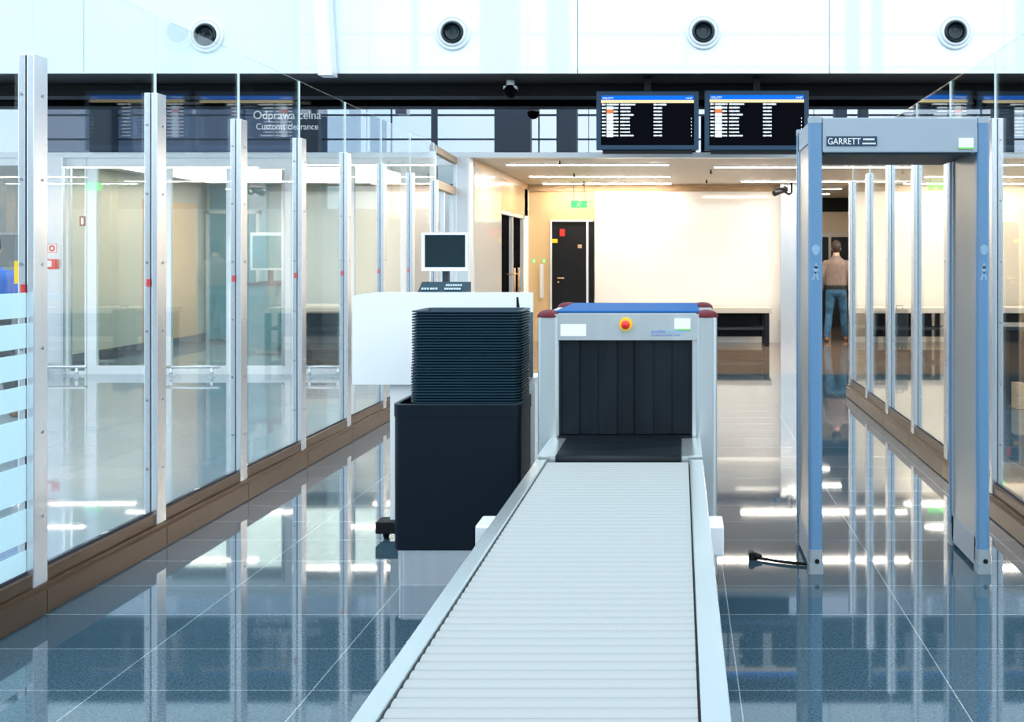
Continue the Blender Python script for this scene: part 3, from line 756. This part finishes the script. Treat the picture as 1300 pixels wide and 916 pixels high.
# small sprinkler heads
for (px, py, lb) in ((710.5, 204, 'small sprinkler head under ceiling, left and nearest of the ceiling heads'), (729, 220, 'small sprinkler head hanging between the left ceiling strips'), (741, 230, 'small sprinkler head farthest back among the left ceiling strips'),
                     (902.5, 215.5, 'small sprinkler head under ceiling below the second departure board'), (897, 228, 'small sprinkler head near back wall right of centre')):
    Z = F * (ZC - H) / (CY - py); x = PX(px, Z)
    b = MB(); b.cyl((x, Z, ZC), (x, Z, ZC - .03), .012, 8); b.lathe([(.001, -.06), (.022, -.055), (.022, -.05), (.01, -.03), (.001, -.03)], (x, Z, ZC), 'Z', 10)
    tag(b.build('sprinkler', 'darkgrey'), lb, 'sprinkler', 'sprinkler heads in the ceiling')

# exit signs
for (px, py, Z, lb) in ((735, 259, 18.6, 'green lit exit sign hanging in front of the dark back door'), (1189, 236.5, 17.9, 'green lit exit sign seen through right glass partition')):
    c = P(px, py, Z); t = thing('exit_sign', lb, 'sign', c)
    b = MB(); b.box(-.14, .14, 0, .03, -.065, .065, .004); b.build('sign_box', 'exitgreen', t)
    b = MB()
    b.poly([(.02 + .016 * math.cos(u), -.003, .038 + .016 * math.sin(u)) for u in [2 * math.pi * i / 10 for i in range(10)]], (0, .004, 0))
    for (p, q) in (((.01, .02), (-.01, -.015)), ((-.01, -.015), (.02, -.05)), ((-.01, -.015), (-.05, -.045)), ((.01, .02), (.05, .0)), ((.01, .02), (-.04, .01))):
        p, q = Vector((p[0], -.003, p[1])), Vector((q[0], -.003, q[1])); n_ = (q - p).normalized(); n_ = Vector((-n_.z, 0, n_.x)) * .009
        b.poly([p + n_, p - n_, q - n_, q + n_], (0, .004, 0))
    b.build('running_figure', 'label', t)
    b = MB(); b.box(-.1, -.09, .01, .02, .06, ZC - c[2]); b.box(.09, .1, .01, .02, .06, ZC - c[2]); b.build('hanger_rod', 'darkgrey', t)

# ================================================================== SECURITY CAMERAS
c = P(993, 242, 18.4)
t = thing('security_camera', 'black bullet security camera at the ceiling beside steel column', 'camera', c)
b = MB(); b.cyl((.07, .05, .035), (-.15, -.12, -.055), .05, 14); b.box(-.15, .09, -.10, .05, .03, .05); b.build('camera_body', 'black', t)
b = MB(); b.tube([(.05, .03, -.02), (.12, .05, -.06), (.17, .06, -.03), (.17, .06, ZC - c[2])], .018, 8); b.build('bracket', 'black', t)
c = P(648, 116, 12.9)
t = thing('dome_camera', 'black dome camera under soffit left of the departure boards', 'camera', (c[0], c[1], zs))
b = MB(); b.cyl((0, 0, 0), (0, 0, -.09), .05, 16); b.box(-.08, .08, -.05, .08, -.11, -.07, .008); b.build('mount', 'white', t)
b = MB(); b.sphere((0, 0, -.13), .085, .085, .085, 20, 12); b.build('dome', 'screen', t)

# ================================================================== AIR NOZZLES AND STRUT ON THE FASCIA
for px, py, lb in ((262.5, 45, 'round white air nozzle on fascia at far left'), (575, 42, 'round white air nozzle on fascia right of slanted strut'), (893, 41, 'round white air nozzle on fascia above the departure boards'), (1212, 41, 'round white air nozzle on fascia above the archway')):
    c = P(px, py, YS); t = thing('air_nozzle', lb, 'air vent', c, 'jet nozzles in a row on the fascia')
    b = MB(); b.lathe([(.205, 0), (.205, -.02), (.195, -.03), (.175, -.033), (.168, -.02), (.158, -.045), (.140, -.055), (.128, -.04), (.115, -.012), (.112, 0)], (0, 0, 0), 'Y', 40); b.build('flange', 'nozzle', t)
    b = MB(); b.lathe([(.128, -.040), (.118, -.07), (.108, -.075), (.100, -.05), (.09, -.01), (.05, -.003), (.0005, -.002)], (0, 0, 0), 'Y', 36); b.build('nozzle_throat', 'nozzledark', t)
b = MB(); Z = 12.15
q = [P(397 - 20, -300, Z), P(416 - 20, -300, Z), P(421.5, 95, Z), P(403.5, 95, Z)]
b.poly(q, (0, .2, 0)); tag(b.build('steel_strut', 'alu'), 'pale slanted steel strut in front of the upper fascia', 'strut')

# ================================================================== FIRE SIGNS, BUMP RAILS
YA = YF - .12; k = YA / F
c = P(66.5, 315, YA); t = thing('alarm_sign', 'white square fire alarm sign with red ring on steel column', 'sign', (c[0], YA, c[2]))
b = MB(); b.box(-7 * k, 7 * k, -.006, 0, -7 * k, 7 * k); b.build('sign_plate', 'label', t)
b = MB()
for (x0, x1, z0, z1) in ((-6, 6, 5.3, 6), (-6, 6, -6, -5.3), (-6, -5.3, -6, 6), (5.3, 6, -6, 6)): b.box(x0 * k, x1 * k, -.008, -.005, z0 * k, z1 * k)
b.lathe([(4 * k, -.0055), (4 * k, -.009), (2.1 * k, -.009), (2.1 * k, -.0055)], (0, 0, 0), 'Y', 24); b.build('red_ring', 'red', t)
c = P(66, 335, YA); t = thing('fire_call_point', 'red fire alarm call point with white button on steel column', 'alarm', (c[0], YA, c[2]))
b = MB(); b.box(-7.5 * k, 7.5 * k, -.05, 0, -6.2 * k, 6.2 * k, .006); b.build('case', 'red', t)
b = MB(); b.box(-4.5 * k, 2.5 * k, -.054, -.048, -3.4 * k, 4.4 * k, .004); b.build('push_button', 'label', t)
c = P(104.5, 280.5, YF - .04); t = thing('extinguisher_sign', 'small upright dark red sign on the glass sidelight at left', 'sign', c)
b = MB(); b.box(-3.6 * k, 3.6 * k, 0, .01, -6.3 * k, 6.3 * k); b.build('sign_plate', 'redcap', t)
b = MB(); b.box(-1.5 * k, 1.5 * k, -.003, .002, -4.2 * k, 4.2 * k, .001); b.build('white_symbol', 'label', t)
for px0, px1, lb in ((20, 110, 'low steel bump rail before the steel column at left'), (207, 279, 'low steel bump rail in front of the middle glass doors'), (386, 436, 'low steel bump rail in front of mesh basket')):
    Z = 13.55; xa, xb = PX(px0, Z), PX(px1, Z)
    t = thing('bump_rail', lb, 'rail', ((xa + xb) / 2, Z, 0), 'low rails along the glass front'); w = (xb - xa) / 2
    b = MB(); b.cyl((-w, 0, .13), (w, 0, .13), .02, 12); b.build('rail_tube', 'steel', t)
    for x in (-w * .72, w * .72):
        b = MB(); b.cyl((x, 0, 0), (x, 0, .12), .02, 12); b.cyl((x, 0, 0), (x, 0, .008), .05, 16); b.build('leg', 'steel', t)

# ================================================================== TABLES, STOOL, BAG
def table(lab, x0, x1, y, d, h, th=.09, back=True, grp=None):
    t = thing('inspection_table', lab, 'table', ((x0 + x1) / 2, y, 0), grp); w = (x1 - x0) / 2
    b = MB(); b.box(-w, w, 0, d, h - th, h, .008); b.build('tabletop', 'tabletop', t)
    b = MB(); b.box(-w + .06, w - .06, .08, d - .04, .28, .32); b.build('shelf', 'darkgrey', t)
    for x in (-w + .04, w - .12):
        for yy in (.04, d - .12):
            b = MB(); b.box(x, x + .08, yy, yy + .08, 0, h - th); b.build('leg', 'black', t)
    if back:
        b = MB(); b.box(-w + .05, w - .05, d - .04, d - .02, .12, h - th); b.build('back_panel', 'black', t)
YT = 18.1
table('low table with pale top and dark shelf behind the scanner', -.7, PX(980, YT), YT, .75, .66)
table('long table with pale top and dark underside behind right partition', 3.25, 6.6, YT, .75, .66)
table('pale topped table inside left room behind the glass doors', -6.1, -4.3, 16.5, .7, .77)
t = thing('reception_desk', 'black desk with grey top at right edge beyond the glass', 'desk', (4.3, 11.0, 0))
b = MB(); b.box(-.93, 1.2, 0, .75, .77, .81, .005); b.build('desk_top', 'darkgrey', t)
b = MB(); b.box(-.88, 1.15, .05, .72, .0, .77); b.build('desk_body', 'black', t)
c = PX(1288, 10.9)
b = MB(); b.box(c - .05, c + .05, 10.7, 10.85, .0, .26, .006); b.box(c - .04, c + .04, 10.69, 10.70, .05, .2); tag(b.build('wooden_box', 'wood'), 'small brown box on floor in front of the black desk', 'box')
t = thing('stool', 'dark stool with splayed legs by the table behind right partition', 'stool', (PX(1116, 17.7), 17.7, 0))
b = MB(); b.rbox(-.17, .17, -.17, .17, .58, .64, .06); b.build('seat', 'darkcloth', t)
for sx in (-1, 1):
    for sy in (-1, 1):
        b = MB(); b.cyl((sx * .08, sy * .1, .58), (sx * .13, sy * .14, 0), .04, 10, .02); b.build('leg', 'darkcloth', t)
t = thing('suitcase', 'dark grey upright suitcase beside the stool behind right partition', 'suitcase', (PX(1142, 17.6), 17.6, 0))
b = MB(); b.rbox(-.11, .11, -.2, .2, .05, .66, .05); b.build('shell', 'darkgrey', t)
b = MB(); b.tube([(-.05, 0, .66), (-.05, 0, .72), (.05, 0, .72), (.05, 0, .66)], .01); b.build('handle', 'black', t)
for x in (-.07, .07):
    for y in (-.14, .14):
        b = MB(); b.cyl((x - .012, y, .03), (x + .012, y, .03), .03, 12); b.build('wheel', 'black', t)
# mesh basket behind the third bump rail
Z = 14.2; xa, xb = PX(386, Z), PX(428, Z)
t = thing('mesh_basket', 'dark wire mesh basket on floor inside the left room', 'basket', ((xa + xb) / 2, Z, 0)); w = (xb - xa) / 2
b = MB()
n = 16
for i in range(n + 1):
    x = -w + 2 * w * i / n
    for y in (0, .3): b.box(x - .004, x + .004, y - .004, y + .004, .02, .36)
for j in range(11):
    z = .02 + .34 * j / 10
    for y in (0, .3): b.box(-w, w, y - .004, y + .004, z - .004, z + .004)
b.build('wire_mesh', 'black', t)
b = MB(); b.box(-w, w, .0, .3, 0, .02); b.box(-w, -w + .015, 0, .3, .02, .36); b.box(w - .015, w, 0, .3, .02, .36); b.build('basket_tub', 'darkgrey', t)
# second console in the left room
Z = 16.9; c = PX(335, Z)
t = thing('teal_console', 'teal fronted screening console inside left room behind the glass', 'console', (c, Z, 0))
b = MB(); b.box(-.33, .33, 0, .5, .04, 1.08, .01); b.build('body', 'teal', t)
b = MB(); b.box(-.36, .36, -.03, .53, 1.08, 1.12); b.build('worktop', 'darkgrey', t)
t = thing('computer_monitor', 'large pale framed monitor on teal console in left room', 'monitor', (c, Z + .2, 1.12))
b = MB(); b.box(-.30, .30, 0, .06, PZ(343, Z + .2) - 1.12, PZ(295, Z + .2) - 1.12, .01); b.build('bezel', 'mon', t)
b = MB(); b.box(-.26, .26, -.004, .004, PZ(340, Z + .2) - 1.12, PZ(299, Z + .2) - 1.12); b.build('screen', 'teal', t)
b = MB(); b.box(-.04, .04, .06, .1, 0, .4); b.box(-.15, .15, 0, .2, 0, .02); b.build('stand', 'darkgrey', t)

# ================================================================== PEOPLE
def ering(bm, c, rx, ry, seg=20, q=None):
    c = Vector(c); out = []
    for i in range(seg):
        t = 2 * math.pi * i / seg; v = Vector((rx * math.cos(t), ry * math.sin(t), 0))
        out.append(bm.verts.new(c + (q @ v if q else v)))
    return out
def rings_to_mesh(bm, rs):
    n = len(rs[0])
    for a, b_ in zip(rs, rs[1:]):
        for i in range(n): bm.faces.new((a[i], a[(i + 1) % n], b_[(i + 1) % n], b_[i]))
    bm.faces.new(list(reversed(rs[0]))); bm.faces.new(rs[-1])
def trunk(mb, rows):                         # rows: (x, y, z, rx, ry), bottom to top
    rings_to_mesh(mb.bm, [ering(mb.bm, r[:3], r[3], r[4], 24) for r in rows])
def limb(mb, pts, rad, seg=14):              # tapering limb with rounded joints
    for k in range(len(pts) - 1): mb.cyl(pts[k], pts[k + 1], rad[k], seg, rad[k + 1])
    for p, rr in zip(pts, rad): mb.sphere(p, rr, rr, rr, seg, 8)
def fuse(mb, name, mat, parent, voxel, smooth=4):
    """one continuous surface: voxel remesh of the overlapping volumes, then relaxed"""
    bmesh.ops.recalc_face_normals(mb.bm, faces=mb.bm.faces[:])
    me = bpy.data.meshes.new('tmp'); mb.bm.to_mesh(me); mb.bm.free()
    o = bpy.data.objects.new('tmp_fuse', me); COL.objects.link(o)
    rm = o.modifiers.new('r', 'REMESH'); rm.mode = 'VOXEL'; rm.voxel_size = voxel; rm.use_smooth_shade = True
    sm = o.modifiers.new('s', 'SMOOTH'); sm.iterations = smooth; sm.factor = .5
    dg = bpy.context.evaluated_depsgraph_get(); dg.update()
    m2 = bpy.data.meshes.new_from_object(o.evaluated_get(dg)); m2.name = name
    bpy.data.objects.remove(o); bpy.data.meshes.remove(me)
    m2.materials.clear(); m2.materials.append(M[mat])
    for p in m2.polygons: p.use_smooth = True; p.material_index = 0
    r = bpy.data.objects.new(name, m2); COL.objects.link(r); r.parent = parent
    return r
def person(label, loc, rz, J, cloth, k=1.0):
    """J: arm and leg joints in a frame where the figure faces +Y; k scales heights"""
    t = thing('person', label, 'person', loc); t.rotation_euler = (0, 0, rz)
    V3 = lambda p: Vector((p[0], p[1], p[2] * k))
    hm = V3((.005, .045, 1.685))
    b = MB()
    trunk(b, [(0, 0, .84 * k, .11, .09), (0, 0, .93 * k, .155, .11), (0, .005, 1.10 * k, .135, .098), (0, 0, 1.30 * k, .165, .115), (0, 0, 1.41 * k, .17, .105), (0, 0, 1.465 * k, .13, .08), (0, .005, 1.51 * k, .066, .062), (0, .02, 1.60 * k, .056, .058)])
    b.sphere(hm + Vector((0, -.008, .022)), .077, .094, .098, 20, 14); b.sphere(hm + Vector((0, .028, -.048)), .056, .064, .066, 16, 12)
    b.sphere(hm + Vector((0, .098, -.022)), .013, .016, .022, 10, 8); b.sphere(hm + Vector((0, .078, .022)), .05, .016, .013, 12, 8)
    for sg in (-1, 1): b.sphere(hm + Vector((sg * .079, -.008, -.012)), .012, .022, .033, 10, 8)
    for sd, sg in (('l', -1), ('r', 1)):
        sh, el, wr = V3(J['sho_' + sd]), V3(J['elb_' + sd]), V3(J['wri_' + sd])
        limb(b, [sh, sh.lerp(el, .45), el, el.lerp(wr, .3), wr], [.058, .05, .041, .043, .028])
        D = (wr - el).normalized(); side = Vector((0, 1, 0)); side = (side - D * D.dot(side)).normalized(); nrm = D.cross(side) * sg
        for off in (-.026, -.009, .009, .026): b.cyl(wr + side * off * .6, wr + D * .085 + side * -off, .015, 8, .013); b.sphere(wr + D * .085 + side * -off, .013, .013, .013, 8, 6)
        for off, ln in ((-.030, .060), (-.010, .074), (.010, .080), (.030, .070)):
            p0 = wr + D * .085 + side * off; p1 = p0 + D * ln * .5 + nrm * .006; p2 = p1 + D * ln * .32 + nrm * .016; p3 = p2 + D * ln * .2 + nrm * .014
            limb(b, [p0, p1, p2, p3], [.0105, .0098, .009, .008], 8)
        p0 = wr + D * .025 + side * .022; p1 = p0 + D * .035 + side * .022 + nrm * .008; limb(b, [p0, p1, p1 + D * .032 + side * .004 + nrm * .008], [.014, .0115, .0095], 8)
        hp, kn, an = V3(J['hip_' + sd]), V3(J['knee_' + sd]), V3(J['ank_' + sd])
        limb(b, [hp, hp.lerp(kn, .5), kn, kn.lerp(an, .3) + Vector((0, -.012, 0)), an], [.088, .075, .054, .056, .038])
        limb(b, [an + Vector((0, -.02, -.04)), an + Vector((0, .08, -.055)), an + Vector((0, .15, -.065))], [.034, .034, .022])
    fuse(b, 'body', 'skin', t, .0062, 3)
    # jacket: trunk and sleeves in one cloth surface, ending at collar, cuffs and hem
    b = MB()
    trunk(b, [(0, 0, .985 * k, .170, .125), (0, 0, 1.03 * k, .192, .143), (0, 0, 1.13 * k, .190, .140), (0, -.004, 1.30 * k, .196, .142), (0, -.006, 1.39 * k, .205, .132), (0, -.005, 1.445 * k, .188, .112), (0, -.002, 1.485 * k, .125, .092), (0, 0, 1.515 * k, .085, .082), (0, .006, 1.55 * k, .078, .078)])
    for sd in 'lr':
        sh, el, wr = V3(J['sho_' + sd]), V3(J['elb_' + sd]), V3(J['wri_' + sd])
        limb(b, [sh + Vector((0, 0, -.004)), sh.lerp(el, .5), el, el.lerp(wr, .5), el.lerp(wr, .93)], [.076, .070, .062, .056, .044])
    fuse(b, 'jacket', cloth[0], t, .011, 5)
    b = MB(); b.lathe([(.165, .045), (.180, .04), (.182, .02), (.181, -.03), (.176, -.045), (.155, -.045)], (0, 0, 0), 'Z', 32)
    for v in b.bm.verts: v.co = Vector((v.co.x, v.co.y * .75, v.co.z + .975 * k))
    b.build('jacket_hem', 'hem', t)
    b = MB()
    trunk(b, [(0, 0, .82 * k, .13, .10), (0, -.004, .88 * k, .178, .132), (0, -.004, .94 * k, .180, .132), (0, 0, 1.0 * k, .168, .122)])
    for sd in 'lr':
        hp, kn, an = V3(J['hip_' + sd]), V3(J['knee_' + sd]), V3(J['ank_' + sd])
        limb(b, [hp + Vector((0, -.004, -.03)), hp.lerp(kn, .5), kn, kn.lerp(an, .4) + Vector((0, -.012, 0)), an + Vector((0, -.004, .0))], [.098, .088, .068, .068, .058])
    fuse(b, 'trousers', cloth[1], t, .011, 5)
    for sd in 'lr':
        a = V3(J['ank_' + sd]); b = MB(); fl = a.z * 1.0
        limb(b, [Vector((a.x, a.y - .035, .045)), Vector((a.x, a.y + .06, .046)), Vector((a.x, a.y + .15, .036)), Vector((a.x, a.y + .195, .03))], [.043, .046, .040, .028])
        b.cyl((a.x, a.y - .015, .05), (a.x, a.y - .01, .105), .045, 14, .042)
        sh = fuse(b, 'shoe', cloth[2], t, .009, 3)
        for v in sh.data.vertices: v.co.z = max(v.co.z, .001)
    # hair
    b = MB(); b.sphere((0, 0, 0), 1, 1, 1, 32, 20)
    for v in b.bm.verts:
        c = v.co.copy(); f = 1 + .045 * math.sin(11 * c.x + 5 * c.z) * math.cos(8 * c.y + 3 * c.z)
        z = c.z * .113 if c.z > 0 else c.z * .118
        if c.y > .1 and c.z < .45:                       # keep the face clear
            w_ = min(1, (c.y - .1) / .25); v.co = Vector((c.x * .086 * (1 - .35 * w_), c.y * .07 * (1 - .6 * w_), z * (1 - w_) + .05 * w_))
        else: v.co = Vector((c.x * .089 * f, c.y * .108 * f - .010, z * f))
        v.co += hm + Vector((0, -.006, .030))
    b.build('hair', cloth[3], t)
    for sg in (-1, 1):
        b = MB(); b.sphere(hm + Vector((sg * .031, .082, .004)), .012, .008, .008, 12, 8); b.build('eye', 'black', t)
    b = MB(); b.sphere(hm + Vector((0, .090, -.062)), .024, .008, .007, 12, 8); b.build('mouth', 'redcap', t)
    return t
J = dict(pelvis=(0, 0, .98), waist=(.0, .01, 1.12), chest=(.0, .0, 1.36), neck=(0, .01, 1.53), headb=(0, .03, 1.60), headm=(.005, .04, 1.69), headt=(.005, .03, 1.78), nose=(.035, .135, 1.67),
         sho_l=(-.180, -.005, 1.40), elb_l=(-.255, -.03, 1.17), wri_l=(-.265, .06, .93), sho_r=(.180, -.005, 1.40), elb_r=(.25, -.03, 1.17), wri_r=(.25, .09, .93),
         hip_l=(-.09, 0, .91), knee_l=(-.125, .03, .50), ank_l=(-.165, -.06, .095), hip_r=(.09, 0, .91), knee_r=(.135, .10, .52), ank_r=(.175, .16, .095))
person('man in taupe jacket and jeans standing with his back turned in passage', (PX(1061.5, 19.2), 19.2, 0), math.radians(-6), J, ('jacket', 'jeans', 'shoe', 'hair'))
J2 = dict(J)
J2['wri_r'] = (.22, .25, 1.10); J2['elb_r'] = (.27, .02, 1.14)
person('person in bright blue jacket at the left picture edge beyond frosted stripes', (PX(-14, 10), 10, 0), math.radians(20), J2, ('bluejacket', 'darkcloth', 'shoe', 'hair'), .955)

# ================================================================== WORLD, CAMERA, VIEW
wd = bpy.data.worlds.new('World'); sc.world = wd; wd.use_nodes = True
nt = wd.node_tree; bg = nt.nodes['Background']
tc = nt.nodes.new('ShaderNodeTexCoord'); nz = nt.nodes.new('ShaderNodeTexNoise'); nz.inputs['Scale'].default_value = 2.2; nz.inputs['Detail'].default_value = 4
nt.links.new(tc.outputs['Generated'], nz.inputs['Vector'])
cr = nt.nodes.new('ShaderNodeValToRGB'); cr.color_ramp.elements[0].position = .35; cr.color_ramp.elements[1].position = .65
cr.color_ramp.elements[0].color = (.58, .78, .94, 1); cr.color_ramp.elements[1].color = (.92, .97, 1, 1)
nt.links.new(nz.outputs['Fac'], cr.inputs['Fac']); nt.links.new(cr.outputs['Color'], bg.inputs['Color'])
bg.inputs['Strength'].default_value = 1.05

cam = bpy.data.cameras.new('Camera'); co = bpy.data.objects.new('Camera', cam); COL.objects.link(co)
co.location = (0, 0, H); co.rotation_euler = (math.radians(90), 0, 0)
cam.sensor_fit = 'HORIZONTAL'; cam.sensor_width = 36; cam.lens = F / 1300 * 36
cam.shift_x = -(CX - 650) / 1300; cam.shift_y = -(458 - CY) / 1300
cam.clip_start = .05; cam.clip_end = 200
sc.camera = co
vs = sc.view_settings; vs.view_transform = 'Standard'; vs.look = 'None'; vs.gamma = 1; vs.use_curve_mapping = False
vs.exposure = 1.35
cy = sc.cycles
cy.max_bounces = 14; cy.transparent_max_bounces = 40; cy.glossy_bounces = 8; cy.diffuse_bounces = 4
cy.use_denoising = True
cy.sample_clamp_indirect = 8
